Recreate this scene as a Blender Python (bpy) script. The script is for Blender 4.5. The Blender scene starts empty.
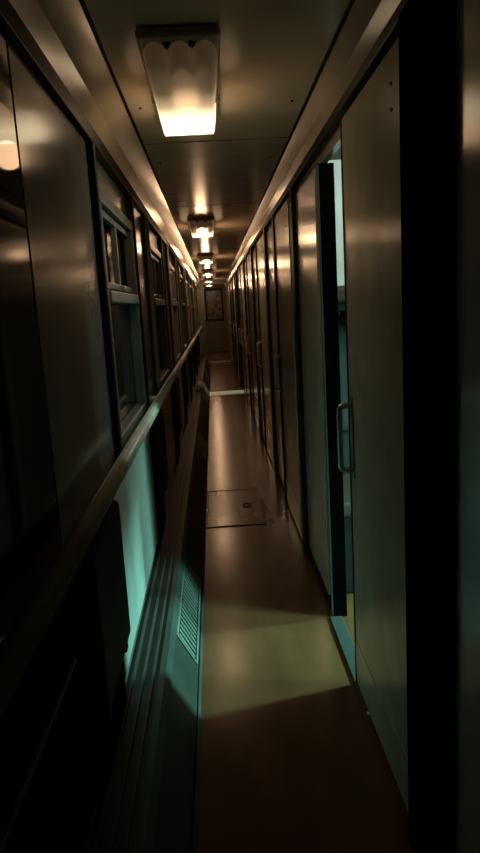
import bpy, bmesh, math
from mathutils import Vector, Matrix
sc = bpy.context.scene
sc.view_settings.view_transform = 'Standard'
COL = sc.collection

# ------------------------------------------------------------ materials
def mat(name, col, rough=0.4, metal=0.0, spec=0.5, noise=0.15, nscale=6.0, bump=0.02, bscale=40.0, rvar=0.03, stretch=(1,1,1), coat=0.0):
    m = bpy.data.materials.new(name); m.use_nodes = True
    nt = m.node_tree; b = nt.nodes["Principled BSDF"]
    tc = nt.nodes.new("ShaderNodeTexCoord"); mp = nt.nodes.new("ShaderNodeMapping")
    mp.inputs["Scale"].default_value = stretch
    nt.links.new(tc.outputs["Object"], mp.inputs[0])
    n = nt.nodes.new("ShaderNodeTexNoise"); n.inputs["Scale"].default_value = nscale; n.inputs["Detail"].default_value = 4
    nt.links.new(mp.outputs[0], n.inputs[0])
    r = nt.nodes.new("ShaderNodeValToRGB")
    r.color_ramp.elements[0].position = 0.3; r.color_ramp.elements[1].position = 0.7
    r.color_ramp.elements[0].color = [c*(1-noise) for c in col]+[1]
    r.color_ramp.elements[1].color = [min(1, c*(1+noise)) for c in col]+[1]
    nt.links.new(n.outputs[0], r.inputs[0]); nt.links.new(r.outputs[0], b.inputs["Base Color"])
    mr = nt.nodes.new("ShaderNodeMapRange")
    mr.inputs[3].default_value = max(0.02, rough-rvar); mr.inputs[4].default_value = rough+rvar
    nt.links.new(n.outputs[0], mr.inputs[0]); nt.links.new(mr.outputs[0], b.inputs["Roughness"])
    b.inputs["Metallic"].default_value = metal
    b.inputs["Specular IOR Level"].default_value = spec
    b.inputs["Coat Weight"].default_value = coat
    if bump > 0:
        n2 = nt.nodes.new("ShaderNodeTexNoise"); n2.inputs["Scale"].default_value = bscale
        nt.links.new(mp.outputs[0], n2.inputs[0])
        bp = nt.nodes.new("ShaderNodeBump"); bp.inputs["Strength"].default_value = bump; bp.inputs["Distance"].default_value = 0.01
        nt.links.new(n2.outputs[0], bp.inputs["Height"]); nt.links.new(bp.outputs[0], b.inputs["Normal"])
    return m

M_lam   = mat("grey_laminate", (0.20,0.195,0.18), 0.16, bump=0, noise=0.10, spec=0.4)
M_lamR  = mat("beige_door_laminate", (0.52,0.46,0.365), 0.17, bump=0, noise=0.12)
M_corn  = mat("cream_cornice_laminate", (0.58,0.46,0.33), 0.22, bump=0, noise=0.06)
M_low   = mat("pale_wall_laminate", (0.46,0.43,0.40), 0.45, noise=0.10)
M_ceil  = mat("ceiling_laminate", (0.92,0.70,0.50), 0.23, bump=0, noise=0.08, spec=0.6)
M_dark  = mat("dark_rubber", (0.012,0.010,0.009), 0.5, bump=0, spec=0.3)
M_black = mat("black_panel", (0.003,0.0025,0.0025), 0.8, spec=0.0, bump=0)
M_alu   = mat("aluminium", (0.6,0.59,0.56), 0.35, metal=0.7, bump=0.02)
M_alud  = mat("dull_aluminium", (0.24,0.25,0.225), 0.4, metal=0.3)
M_strip = mat("worn_metal_strip", (0.075,0.073,0.065), 0.5, metal=0.2, spec=0.3)
M_thr   = mat("pale_floor_strip", (0.45,0.42,0.35), 0.4)
M_seam  = mat("brown_seam", (0.05,0.03,0.02), 0.5, bump=0)
M_floor = mat("brown_linoleum", (0.165,0.058,0.026), 0.20, noise=0.2, nscale=3, bump=0, rvar=0.01, stretch=(3,1,1), spec=0.5)
M_rail  = mat("handrail_metal", (0.85,0.76,0.66), 0.33, metal=0.0, spec=1.0)
M_duct  = mat("duct_paint", (0.05,0.048,0.042), 0.5, spec=0.25)
M_leath = mat("brown_leatherette", (0.010,0.007,0.006), 0.6, bump=0.2, bscale=80, spec=0.15)
M_glass = mat("night_glass", (0.004,0.005,0.005), 0.08, rvar=0.02, noise=0.3, bump=0.0)
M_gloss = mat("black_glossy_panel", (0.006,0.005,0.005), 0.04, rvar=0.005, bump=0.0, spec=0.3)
M_berth = mat("berth_vinyl", (0.06,0.035,0.027), 0.5)
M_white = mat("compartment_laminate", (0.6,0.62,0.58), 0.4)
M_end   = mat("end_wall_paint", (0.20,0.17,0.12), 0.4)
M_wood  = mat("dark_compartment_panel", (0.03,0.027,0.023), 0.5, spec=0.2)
M_brn   = mat("lamp_housing_enamel", (0.5,0.38,0.25), 0.35, metal=0.0)
M_cloth = mat("white_cloth", (0.6,0.6,0.54), 0.8)
M_curt  = mat("beige_curtain_fabric", (0.42,0.36,0.28), 0.8, bump=0.15, bscale=200)
M_pic   = mat("notice_paper", (0.17,0.10,0.055), 0.3, noise=0.95, nscale=9, rvar=0.1)
M_coat  = mat("dark_wool", (0.04,0.03,0.025), 0.9, bump=0.2, bscale=90)

def lamp_mat():
    m = bpy.data.materials.new("lamp_diffuser_glow"); m.use_nodes = True
    nt = m.node_tree; b = nt.nodes["Principled BSDF"]
    b.inputs["Base Color"].default_value = (0.5,0.42,0.3,1); b.inputs["Roughness"].default_value = 0.3
    tc = nt.nodes.new("ShaderNodeTexCoord"); s = nt.nodes.new("ShaderNodeSeparateXYZ")
    nt.links.new(tc.outputs["Object"], s.inputs[0])
    r = nt.nodes.new("ShaderNodeValToRGB"); cr = r.color_ramp
    cr.elements[0].position = 0.12; cr.elements[0].color = (0.014,0.008,0.004,1)
    cr.elements[1].position = 0.66; cr.elements[1].color = (1,0.80,0.50,1)
    e = cr.elements.new(0.34); e.color = (0.045,0.028,0.013,1)
    e = cr.elements.new(0.48); e.color = (0.24,0.17,0.09,1)
    nt.links.new(s.outputs[1], r.inputs[0])
    nt.links.new(r.outputs[0], b.inputs["Emission Color"]); b.inputs["Emission Strength"].default_value = 2.3
    return m
M_glow = lamp_mat()

# ------------------------------------------------------------ mesh helpers
def add_box(bm, x0,x1,y0,y1,z0,z1):
    vs = [bm.verts.new((x,y,z)) for x in (x0,x1) for y in (y0,y1) for z in (z0,z1)]
    for f in ((0,1,3,2),(4,6,7,5),(0,4,5,1),(2,3,7,6),(0,2,6,4),(1,5,7,3)):
        bm.faces.new([vs[i] for i in f])
def finish(bm, name, m, parent=None, loc=(0,0,0), bevel=0.0, seg=2, smooth=False, **props):
    bmesh.ops.recalc_face_normals(bm, faces=bm.faces)
    me = bpy.data.meshes.new(name); bm.to_mesh(me); bm.free()
    me.materials.append(m)
    if smooth:
        for p in me.polygons: p.use_smooth = True
    ob = bpy.data.objects.new(name, me); COL.objects.link(ob)
    ob.location = loc
    if parent: ob.parent = parent
    if bevel > 0:
        md = ob.modifiers.new("bevel","BEVEL"); md.width = bevel; md.segments = seg; md.limit_method='ANGLE'
    for k,v in props.items(): ob[k] = v
    return ob
def boxes(name, bl, m, **kw):
    bm = bmesh.new()
    for b in bl: add_box(bm, *b)
    return finish(bm, name, m, **kw)
def prof(name, pts, y0, y1, m, **kw):
    bm = bmesh.new()
    a = [bm.verts.new((p[0],y0,p[1])) for p in pts]; b = [bm.verts.new((p[0],y1,p[1])) for p in pts]
    n = len(pts)
    for i in range(n): bm.faces.new((a[i],a[(i+1)%n],b[(i+1)%n],b[i]))
    bm.faces.new(a); bm.faces.new(b[::-1])
    return finish(bm, name, m, **kw)
def tube(name, path, rad, m, sx=1.0, n=14, **kw):
    """sweep an (elliptical) section along a polyline"""
    bm = bmesh.new(); rings = []
    P = [Vector(p) for p in path]
    for i,p in enumerate(P):
        t = (P[min(i+1,len(P)-1)]-P[max(i-1,0)]).normalized()
        ref = Vector((0,0,1)) if abs(t.z) < 0.8 else Vector((0,1,0))
        u = t.cross(ref).normalized(); v = u.cross(t).normalized()
        rings.append([bm.verts.new(p+u*math.cos(2*math.pi*k/n)*rad*sx+v*math.sin(2*math.pi*k/n)*rad) for k in range(n)])
    for a,b in zip(rings, rings[1:]):
        for k in range(n): bm.faces.new((a[k],a[(k+1)%n],b[(k+1)%n],b[k]))
    bm.faces.new(rings[0]); bm.faces.new(rings[-1][::-1])
    return finish(bm, name, m, smooth=True, **kw)
def empty(name, loc, **props):
    e = bpy.data.objects.new(name, None); e.location = loc; e.empty_display_size = 0.1
    COL.objects.link(e)
    for k,v in props.items(): e[k] = v
    return e
def copy_tree(ob, loc):
    c = ob.copy(); COL.objects.link(c); c.location = loc
    for ch in ob.children:
        def rec(o, par):
            k = o.copy(); COL.objects.link(k); k.parent = par
            for g in o.children: rec(g, k)
        rec(ch, c)
    return c
S = dict(kind="structure")

XL, XR = -0.39, 0.505      # inner wall faces
XD = 0.478                 # face of the sliding doors
Y0, Y1 = -1.2, 18.6        # corridor run
YE = 23.0
ZC, ZT = 2.25, 2.12
PITCH = 1.9

# ------------------------------------------------------------ shell
boxes("floor", [(-0.7,0.53,Y0,YE+0.1,-0.05,0)], M_floor, **S)
ceil = boxes("ceiling", [(-0.265,0.405,Y0,YE,ZC,ZC+0.04)], M_ceil, **S)
prof("trim_1", [(XL,ZT),(-0.345,2.195),(-0.265,ZC+0.002),(-0.265,ZC+0.04),(-0.5,ZC+0.04),(-0.5,ZT)], Y0, YE, M_corn, **S)
prof("trim_2", [(XD+0.02,ZT),(0.455,2.205),(0.405,ZC+0.002),(0.405,ZC+0.04),(0.53,ZC+0.04),(0.53,ZT)], Y0, YE, M_corn, **S)
boxes("trim_3", [(-0.272,-0.262,Y0,YE,ZC-0.006,ZC)], M_dark, **S)
boxes("trim_4", [(0.400,0.410,Y0,YE,ZC-0.006,ZC)], M_dark, **S)
boxes("trim_5", [(XL,XL+0.03,Y0,Y1,2.065,ZT)], M_dark, bevel=0.004, **S)
boxes("trim_6", [(XD-0.012,XR,Y0,Y1,ZT,ZT+0.035)], M_dark, bevel=0.004, **S)
n = 7
y = 3.2
while y < Y1:
    boxes("trim_%d"%n, [(-0.26,0.398,y,y+0.004,ZC-0.0015,ZC)], M_seam, **S); n += 1
    y += PITCH

# left wall with real window openings
WINS = [(2.42+PITCH*i, 3.42+PITCH*i) for i in range(8)]
ZW0, ZW1 = 1.00, 1.94
bl = [(-0.5,XL,Y0,Y1,0.0,ZW0),(-0.5,XL,Y0,Y1,ZW1,ZT)]
ys = [Y0]+[v for w in WINS for v in w]+[Y1]
for i in range(0,len(ys),2): bl.append((-0.5,XL,ys[i],ys[i+1],ZW0,ZW1))
boxes("wall_left", bl, M_lam, **S)
# near glossy dark panel, raised pier panels and dado
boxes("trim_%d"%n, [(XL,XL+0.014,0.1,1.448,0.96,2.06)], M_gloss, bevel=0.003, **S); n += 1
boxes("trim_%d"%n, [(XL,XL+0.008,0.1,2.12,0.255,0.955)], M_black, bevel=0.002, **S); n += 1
boxes("trim_%d"%n, [(XL,XL+0.020,0.1,1.45,0.70,0.712)], M_strip, bevel=0.003, **S); n += 1
for i,(a,b) in enumerate([(1.465,2.30)]+[(3.50+PITCH*k, 4.24+PITCH*k) for k in range(8)]):
    boxes("trim_%d"%n, [(XL,XL+0.012,a,b,0.97,2.06)], M_lam, bevel=0.004, **S); n += 1
boxes("baseboard_left", [(XL,XL+0.008,2.125,Y1,0.25,0.955)], M_low, bevel=0.003, **S)
for w in WINS:
    for yy in (w[0]-0.07, w[1]+0.03):
        boxes("trim_%d"%n, [(XL,XL+0.03,yy,yy+0.035,0.96,2.065)], M_dark, bevel=0.004, **S); n += 1
# windows
for i,(a,b) in enumerate(WINS):
    w = empty("window_%d"%(i+1), (XL,a,ZW0), kind="structure", label="aluminium train window, hinged vent pane above fixed dark pane")
    L = b-a; H = ZW1-ZW0
    boxes("frame", [(-0.03,0.022,0,L,0,0.045),(-0.03,0.022,0,L,H-0.045,H),(-0.03,0.022,0,0.045,0.045,H-0.045),(-0.03,0.022,L-0.045,L,0.045,H-0.045)], M_alud, parent=w, bevel=0.006)
    boxes("transom", [(-0.03,0.03,0.045,L-0.045,0.54,0.585)], M_alud, parent=w, bevel=0.006)
    boxes("vent_sash", [(-0.02,0.005,0.055,L-0.055,0.595,0.62),(-0.02,0.005,0.055,L-0.055,H-0.08,H-0.055),(-0.02,0.005,0.055,0.08,0.62,H-0.08),(-0.02,0.005,L-0.08,L-0.055,0.62,H-0.08),(-0.02,0.005,L*0.5-0.012,L*0.5+0.012,0.62,H-0.08)], M_alud, parent=w, bevel=0.003)
    boxes("glass_pane", [(-0.035,-0.028,0.03,L-0.03,0.03,H-0.03)], M_glass, parent=w)
    boxes("latch", [(0.0,0.025,L*0.5-0.03,L*0.5+0.03,0.60,0.615)], M_alu, parent=w, bevel=0.003)

# curtains gathered beside the further windows
def curtain_mesh():
    bm = bmesh.new(); N=36; rows=8; g=[]
    for r in range(rows+1):
        z = r/rows*1.06; sq = 1-0.18*math.sin(math.pi*r/rows)
        row=[]
        for i in range(N+1):
            t=i/N
            row.append(bm.verts.new((0.016+0.009*math.sin(t*math.pi*10), (t-0.5)*0.20*sq, z)))
        g.append(row)
    for r in range(rows):
        for i in range(N): bm.faces.new((g[r][i],g[r][i+1],g[r+1][i+1],g[r+1][i]))
    return bm
cur = finish(curtain_mesh(), "curtain", M_curt, loc=(XL+0.010,4.13,0.99), smooth=True, label="gathered beige fabric curtain beside a train window", category="curtain", group="corridor window curtains")
md = cur.modifiers.new("thick","SOLIDIFY"); md.thickness = 0.002
for k in range(0,7):
    for yy in (4.13,5.495):
        if k==0 and yy==4.13: continue
        c = cur.copy(); COL.objects.link(c); c.location = (XL+0.010, yy+PITCH*k, 0.99)

# right wall: two doorways are open
OPEN = [(2.15,3.0),(11.3,12.1)]
ys = [Y0,OPEN[0][0],OPEN[0][1],OPEN[1][0],OPEN[1][1],Y1]
bl = [(XR,0.53,Y0,Y1,2.08,ZT+0.03)]
for i in range(0,6,2): bl.append((XR,0.53,ys[i],ys[i+1],0,2.08))
boxes("wall_right", bl, M_lamR, **S)
boxes("baseboard_right", [(0.485,XR,3.04,ys[3]-0.02,0,0.07)], M_dark, **S)
boxes("trim_%d"%n, [(0.47,0.53,2.2,2.94,0,0.012)], M_strip, bevel=0.003, **S); n += 1
boxes("trim_%d"%n, [(0.456,0.475+0.03,1.315,1.60,0,ZT)], M_black, bevel=0.004, **S); n += 1
for k in range(8):
    for (a,b) in ((2.95,3.03),(3.74,3.86)):
        first = (k==0 and a<3)
        x1, x2 = (0.492,0.558) if first else (0.468,0.505)
        boxes("trim_%d"%n, [(x1,x2,a+PITCH*k,(3.0 if first else b)+PITCH*k,0,2.08 if first else ZT)], M_black if first else M_dark, bevel=0.004, **S); n += 1
    boxes("trim_%d"%n, [(0.487,0.505,3.05+PITCH*k,3.72+PITCH*k,0.07,2.08)], M_lamR, bevel=0.004, **S); n += 1
boxes("trim_%d"%n, [(0.483,0.4915,2.95,2.965,0.012,2.08)], M_strip, **S); n += 1

# sliding doors
def door(i, a, b, handle=True):
    d = boxes("door_%d"%i, [(XD,XD+0.024,a,b,0.015,2.105)], M_lamR, bevel=0.004, kind="structure", label="beige laminate sliding compartment door with bow handle")
    boxes("edge_strip", [(XD-0.003,XD+0.0245,b-0.014,b+0.002,0.015,2.105)], M_dark, parent=d, bevel=0.001)
    boxes("kick_plate", [(XD-0.002,XD+0.001,a+0.02,b-0.02,0.03,0.20)], M_lamR, parent=d, bevel=0.001)
    if handle:
        yh = b-0.055
        z0,z1 = 0.89,1.13; x = XD
        pts = [(x,yh,z0),(x-0.03,yh,z0+0.002)]
        for t in range(1,6):
            an = t/6*math.pi/2; pts.append((x-0.03-0.015*math.sin(an), yh, z0+0.017-0.015*math.cos(an)))
        pts.append((x-0.045,yh,z0+0.03)); pts.append((x-0.045,yh,z1-0.03))
        for t in range(1,6):
            an = t/6*math.pi/2; pts.append((x-0.03-0.015*math.cos(an), yh, z1-0.017+0.015*math.sin(an)))
        pts += [(x-0.03,yh,z1-0.002),(x,yh,z1)]
        tube("handle", pts, 0.0105, M_alu, parent=d, label="bowed metal pull handle")
        boxes("handle_plate", [(x-0.004,x+0.001,yh-0.022,yh+0.022,z0-0.03,z1+0.03)], M_alud, parent=d, bevel=0.002)
    bm = bmesh.new()
    for zz in (2.02,1.96):
        bmesh.ops.create_uvsphere(bm, u_segments=10, v_segments=6, radius=0.005, matrix=Matrix.Translation((XD,a+0.12,zz)))
    finish(bm, "screw", M_dark, parent=d, smooth=True)
door(1, 1.62, 2.38)
door(2, 0.30, 1.312, handle=False)
for k in range(8):
    a = 4.0+PITCH*k
    if k == 4: door(3+k, a-0.88, a-0.13)
    else: door(3+k, a, a+0.85)

# portal and end of car
boxes("wall_portal", [(-0.5,-0.20,Y1,Y1+0.08,0,ZC+0.04),(0.42,0.53,Y1,Y1+0.08,0,ZC+0.04),(-0.20,0.42,Y1,Y1+0.08,2.16,ZC+0.04)], M_lam, **S)
boxes("trim_%d"%n, [(-0.20,0.42,Y1-0.25,Y1+0.25,0,0.008)], M_thr, **S); n+=1
boxes("trim_%d"%n, [(-0.14,0.478,11.3,11.9,0,0.006)], M_thr, **S); n+=1  # pale plate standing in for faint light from the far open doorway
boxes("wall_vestibule_left", [(-0.5,XL,Y1+0.08,YE,0,ZT)], M_lam, **S)
boxes("wall_vestibule_right", [(XR,0.53,Y1+0.08,YE,0,ZT+0.03)], M_lamR, **S)
boxes("wall_end", [(-0.5,0.53,YE,YE+0.08,0,ZC+0.04)], M_end, **S)
boxes("wall_back", [(-0.5,0.53,Y0-0.08,Y0,0,ZC+0.04)], M_black, **S)
d = boxes("door_20", [(-0.28,0.44,YE-0.03,YE,0.01,2.2)], M_end, bevel=0.005, kind="structure", label="dull end door with framed panel")
boxes("frame", [(-0.23,0.39,YE-0.045,YE-0.03,1.05,2.16)], M_dark, parent=d, bevel=0.006)
boxes("framed_panel", [(-0.17,0.33,YE-0.05,YE-0.044,1.13,2.08)], M_pic, parent=d)
boxes("lower_plate", [(-0.20,0.36,YE-0.04,YE-0.03,0.15,0.85)], M_lam, parent=d, bevel=0.005)
tube("handle", [(0.33,YE-0.03,1.0),(0.33,YE-0.07,1.0),(0.22,YE-0.07,1.0)], 0.012, M_alu, parent=d)

# ------------------------------------------------------------ radiator cover
ZD = 0.20
duct = prof("radiator_cover", [(-0.145,0),(-0.245,ZD-0.015),(-0.262,ZD),(XL,ZD),(XL,0)], Y0, Y1-0.02, M_duct,
    label="long painted metal heating duct cover along the window wall", category="radiator cover")
prof("ledge_strip", [(-0.232,ZD-0.018),(-0.252,ZD+0.008),(-0.275,ZD+0.008),(-0.275,ZD+0.0005),(-0.262,ZD+0.0005),(-0.246,ZD-0.014)], Y0, Y1-0.02, M_strip, parent=duct, label="metal edge strip")
for x in (-0.30,-0.335,-0.372):
    boxes("ledge_strip", [(x,x+0.008,Y0,Y1-0.02,ZD,ZD+0.012)], M_strip, parent=duct)
prof("foot_strip", [(-0.138,0.0),(-0.138,0.006),(-0.148,0.018),(-0.150,0.008),(-0.146,0.0)], Y0, Y1-0.02, M_strip, parent=duct)
# sloped-face grilles
sl = Vector((-0.100,0,ZD-0.015)).normalized(); nn = Vector((ZD-0.015,0,0.100)).normalized()
def grille(yc):
    bm = bmesh.new()
    o = Vector((-0.145,yc,0)); h = 0.42
    def bx(s0,s1,y0,y1,h0,h1):
        vs = [bm.verts.new(o+sl*s+Vector((0,y,0))+nn*hh) for s in (s0,s1) for y in (y0,y1) for hh in (h0,h1)]
        for f in ((0,1,3,2),(4,6,7,5),(0,4,5,1),(2,3,7,6),(0,2,6,4),(1,5,7,3)): bm.faces.new([vs[i] for i in f])
    bx(0.03,0.043,-h,h,0,0.006); bx(0.182,0.195,-h,h,0,0.006)
    bx(0.043,0.182,-h,-h+0.015,0,0.006); bx(0.043,0.182,h-0.015,h,0,0.006)
    for i in range(20):
        yy = -h+0.035+i*0.0405
        bx(0.050,0.176,yy-0.011,yy+0.011,0.0,0.005)
    finish(bm, "ventilation_grille", M_alud, parent=duct, label="slotted metal grille")
    bm = bmesh.new()
    vs = [bm.verts.new(o+sl*s+Vector((0,y,0))+nn*0.0012) for s,y in ((0.043,-h),(0.182,-h),(0.182,h),(0.043,h))]
    bm.faces.new(vs); finish(bm, "grille_backing", M_black, parent=duct)
for k in range(5): grille(2.98+PITCH*2*k)

# ------------------------------------------------------------ handrail
hr = tube("handrail", [(-0.320,-1.0,1.02),(-0.320,18.0,1.02)], 0.028, M_rail, sx=0.85, n=28,
    label="long polished metal handrail beneath the windows", category="handrail")
for yb in [1.60]+[3.80+PITCH*k for k in range(8)]:
    tube("bracket", [(-0.325,yb,1.01),(-0.34,yb,0.99),(-0.36,yb,0.98),(XL+0.009,yb,0.98)], 0.008, M_alu, parent=hr, label="small curved metal bracket")

# ------------------------------------------------------------ folding seats
seat = empty("folding_seat", (XL+0.008,1.58,0.46), label="dark brown leatherette fold-down seat, folded against the wall", category="folding seat", group="fold-down corridor seats")
boxes("wall_plate", [(0,0.012,0.03,0.46,ZD+0.0125-0.46,0.44)], M_black, parent=seat, bevel=0.002)
boxes("seat_pad", [(0.014,0.048,0,0.47,0,0.46)], M_leath, parent=seat, bevel=0.017, seg=4)
boxes("hinge", [(0.0,0.04,0.04,0.075,-0.035,0.02)], M_dark, parent=seat, bevel=0.004)
boxes("hinge", [(0.0,0.04,0.395,0.43,-0.035,0.02)], M_dark, parent=seat, bevel=0.004)
for k in range(1,8): copy_tree(seat, (XL+0.008,1.62+PITCH*k,0.46))

# small white bundle lying on the duct cover
bm = bmesh.new()
bmesh.ops.create_icosphere(bm, subdivisions=4, radius=1.0)
for v in bm.verts:
    c = v.co; k = 1+0.16*math.sin(7*c.x+3*c.z)*math.cos(6*c.y)+0.07*math.sin(15*c.y+9*c.z)
    v.co = Vector((c.x*0.055*k, c.y*0.14*k, max(-0.055, c.z*0.085*k)))
finish(bm, "cloth_bundle", M_cloth, loc=(-0.27,10.6,ZD+0.069), smooth=True, label="crumpled white cloth bundle lying on the heating duct cover", category="cloth")

# ------------------------------------------------------------ ceiling lamps
LAMP_Y = [1.90+3.8*k for k in range(5)]+[20.2]  # last position: an added vestibule lamp that brightens the far end
lamp = empty("ceiling_lamp", (-0.045,1.90,ZC), label="lit rectangular warm ceiling lamp in a metal housing", category="ceiling lamp", group="corridor ceiling lamps")
boxes("housing", [(-0.116,0.116,0.03,0.90,-0.028,0)], M_brn, parent=lamp, bevel=0.014, seg=3)
# diffuser tray whose near end is scalloped into three lobes
bm = bmesh.new(); NX=36; ND=24; top=[]
for j in range(ND+1):
    row=[]
    for i in range(NX+1):
        u = i/NX*2-1; t=j/ND
        lobe = abs(math.cos(u*math.pi*1.5))**0.7
        ys_ = 0.14-0.075*lobe
        yv = ys_+(0.885-ys_)*t
        d1 = min(1.0, (1-abs(u))/0.10); d2 = min(1.0,(yv-ys_)/0.05); d3=min(1.0,(0.885-yv)/0.03)
        dep = 0.052*math.sin(min(d1,d2,d3)*math.pi/2)
        if yv < 0.30: dep *= 0.75+0.25*max(0,(yv-0.1)/0.2)*1.0
        row.append(bm.verts.new((u*0.105, yv, -0.0281-dep)))
    top.append(row)
for j in range(ND):
    for i in range(NX): bm.faces.new((top[j][i],top[j][i+1],top[j+1][i+1],top[j+1][i]))
finish(bm, "diffuser", M_glow, parent=lamp, smooth=True, label="moulded translucent cover with scalloped end")
for xx in (-0.035,0.035):
    bm = bmesh.new()
    bmesh.ops.create_uvsphere(bm, u_segments=14, v_segments=8, radius=1.0, matrix=Matrix.Translation((xx,0.085,-0.03))@Matrix.Diagonal((0.010,0.018,0.008,1)))
    finish(bm, "fixing_knob", M_dark, parent=lamp, smooth=True)
boxes("clip", [(-0.113,-0.100,0.5,0.53,-0.06,-0.025)], M_alud, parent=lamp, bevel=0.002)
boxes("clip", [(0.100,0.113,0.5,0.53,-0.06,-0.025)], M_alud, parent=lamp, bevel=0.002)
for yy in LAMP_Y[1:]: copy_tree(lamp, (-0.045,yy,ZC))

# screws in ceiling
for k in range(12):
    for xx in (-0.22,0.35):
        bm = bmesh.new(); bmesh.ops.create_uvsphere(bm, u_segments=10, v_segments=6, radius=0.006)
        finish(bm, "screw", M_dark, parent=ceil, loc=(xx,1.7+k*0.95,ZC), smooth=True)

# ------------------------------------------------------------ floor hatch
h = boxes("floor_hatch", [(-0.125,0.28,4.4,5.3,0.0,0.004)], M_floor, bevel=0.001, label="brown linoleum floor hatch with recessed ring pull", category="floor hatch")
boxes("hatch_edging", [(-0.132,-0.124,4.39,5.31,0.0,0.006),(0.279,0.287,4.39,5.31,0.0,0.006),(-0.124,0.279,4.39,4.405,0,0.006),(-0.124,0.279,5.295,5.31,0,0.006)], M_seam, parent=h)
ring = [(0.17+0.03*math.cos(t*math.pi/12),4.85+0.045*math.sin(t*math.pi/12),0.007) for t in range(25)]
tube("ring_pull", ring, 0.004, M_dark, parent=h)

# ------------------------------------------------------------ lit compartment
def compartment(i, ya, yb, wy0, wy1):
    nm = "compartment_%s" % i
    boxes("floor_"+nm, [(0.53,2.46,ya,yb,-0.05,0)], M_floor, **S)
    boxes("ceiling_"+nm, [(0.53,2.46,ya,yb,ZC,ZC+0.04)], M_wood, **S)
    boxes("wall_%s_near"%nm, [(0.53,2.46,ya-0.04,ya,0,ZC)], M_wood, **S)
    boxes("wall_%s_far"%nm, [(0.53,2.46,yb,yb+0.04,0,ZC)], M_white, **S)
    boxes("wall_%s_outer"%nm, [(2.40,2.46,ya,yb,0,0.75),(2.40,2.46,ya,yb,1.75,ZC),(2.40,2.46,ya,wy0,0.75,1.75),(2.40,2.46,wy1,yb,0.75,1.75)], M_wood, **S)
compartment("lit", 1.80, 3.75, 1.83, 3.35)
# far partition darkened below the upper berth: shade put into the colour
boxes("trim_%d"%n, [(0.53,2.40,3.744,3.75,0,1.45)], M_wood, **S); n += 1
for (ya,yb,z,lab) in ((3.17,3.74,0.38,"lower"),(3.17,3.74,1.45,"upper"),(1.81,2.20,0.38,"lower"),(1.81,2.20,1.45,"upper")):
    b = empty("berth", (0.56,ya,z), label="brown vinyl %s sleeping berth in compartment"%lab, category="berth")
    boxes("mattress", [(0,1.82,0,yb-ya,0.04,0.12)], M_berth, parent=b, bevel=0.02, seg=3)
    boxes("berth_base", [(0,1.82,0.02,yb-ya,(-0.37 if lab=="lower" else 0.0),0.04)], M_dark, parent=b, bevel=0.004)
    if lab=="upper":
        boxes("support_post", [(1.78,1.81,0.03,0.06,-0.95,0.0)], M_alud, parent=b)
# coat on a hook on the far partition
coat = empty("hanging_coat", (0.70,3.68,0.78), label="dark wool coat hanging from a hook on the partition", category="coat")
bm = bmesh.new(); g=[]
for r in range(9):
    t=r/8; z=0.62*t; wd=0.13-0.05*t**3; row=[]
    for i in range(24):
        a=i/24*2*math.pi
        row.append(bm.verts.new((math.cos(a)*wd*(1+0.08*math.sin(5*a)), math.sin(a)*0.04*(1+0.25*math.sin(7*a+t*2)), z)))
    g.append(row)
for r in range(8):
    for i in range(24): bm.faces.new((g[r][i],g[r][(i+1)%24],g[r+1][(i+1)%24],g[r+1][i]))
bm.faces.new(g[0]); bm.faces.new(g[-1][::-1])
finish(bm, "coat_body", M_coat, parent=coat, smooth=True)
tube("hook", [(0,0.064,0.63),(0,0.0,0.64),(0,-0.02,0.66)], 0.006, M_alu, parent=coat)
compartment("dim", 10.6, 12.55, 11.1, 12.2)

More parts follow.
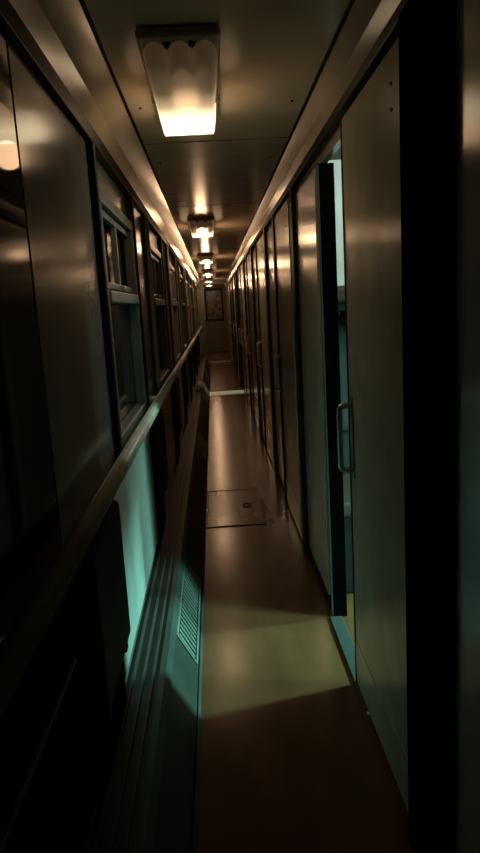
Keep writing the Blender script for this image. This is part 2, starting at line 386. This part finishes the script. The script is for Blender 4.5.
# ------------------------------------------------------------ lights
def look(ob, tgt):
    ob.rotation_euler = (Vector(tgt)-ob.location).to_track_quat('-Z','Y').to_euler()
def light(name, typ, loc, tgt, energy, col, **kw):
    l = bpy.data.lights.new(name, typ); l.energy = energy; l.color = col
    for k,v in kw.items(): setattr(l,k,v)
    o = bpy.data.objects.new(name, l); COL.objects.link(o); o.location = loc; look(o, tgt); return o
light("platform_lamp_light", 'SPOT', (5.5,3.57,3.07), (0.3,2.7,0.4), 2500, (0.29,1.0,0.84), spot_size=math.radians(35), shadow_soft_size=0.25)
light("pool_fill_light", 'AREA', (4.6,1.1,2.4), (0.5,2.8,0.8), 560, (0.29,1.0,0.84), size=1.2)  # added fill with no lamp behind it, softens the light pool's far edge
light("compartment_lamp_light", 'AREA', (1.3,2.75,2.2), (0.75,3.75,1.85), 15.0, (0.75,1.0,0.90), size=0.25)  # added unseen area light that brightens the upper partition in the gap
light("platform_lamp_light_far", 'SPOT', (5.5,12.4,3.4), (0.3,11.7,0.2), 1200, (0.9,1.0,0.75), spot_size=math.radians(35), shadow_soft_size=0.15)
def pt(loc, e):
    l = bpy.data.lights.new("lamp_tube_light",'POINT'); l.energy = e; l.color=(1,0.60,0.33); l.shadow_soft_size=0.05
    l.specular_factor = 0.0
    o = bpy.data.objects.new("lamp_tube_light", l); COL.objects.link(o); o.location = loc
for i,yy in enumerate(LAMP_Y):
    pt((-0.045, yy+0.68, 2.09), [0.42,2.6,4.5,4.5,4.5,5][i])
    # light escaping through the side walls of the diffuser
    for sx in (-0.145, 0.145):
        pt((-0.045+sx, yy+0.55, 2.15), [0.055,0.10,0.1,0.1,0.1,0.1][i])
w = bpy.data.worlds.new("night"); sc.world = w; w.use_nodes = True
w.node_tree.nodes["Background"].inputs[0].default_value = (0.02,0.05,0.05,1)
w.node_tree.nodes["Background"].inputs[1].default_value = 0.2

# ------------------------------------------------------------ camera
f = 660.0
dv = Vector((-28,118.5,-f)).normalized()
up = Vector((-0.058,1,(28*0.058+118.5)/f)).normalized()
rt = dv.cross(up).normalized()
M = Matrix((rt,dv,up)).to_4x4(); M.translation = Vector((0,0,1.5))
cam = bpy.data.cameras.new("camera"); cam.sensor_fit='VERTICAL'; cam.sensor_height=24; cam.lens = f/853*24
cam.clip_start = 0.02
co = bpy.data.objects.new("camera", cam); COL.objects.link(co); co.matrix_world = M
sc.camera = co
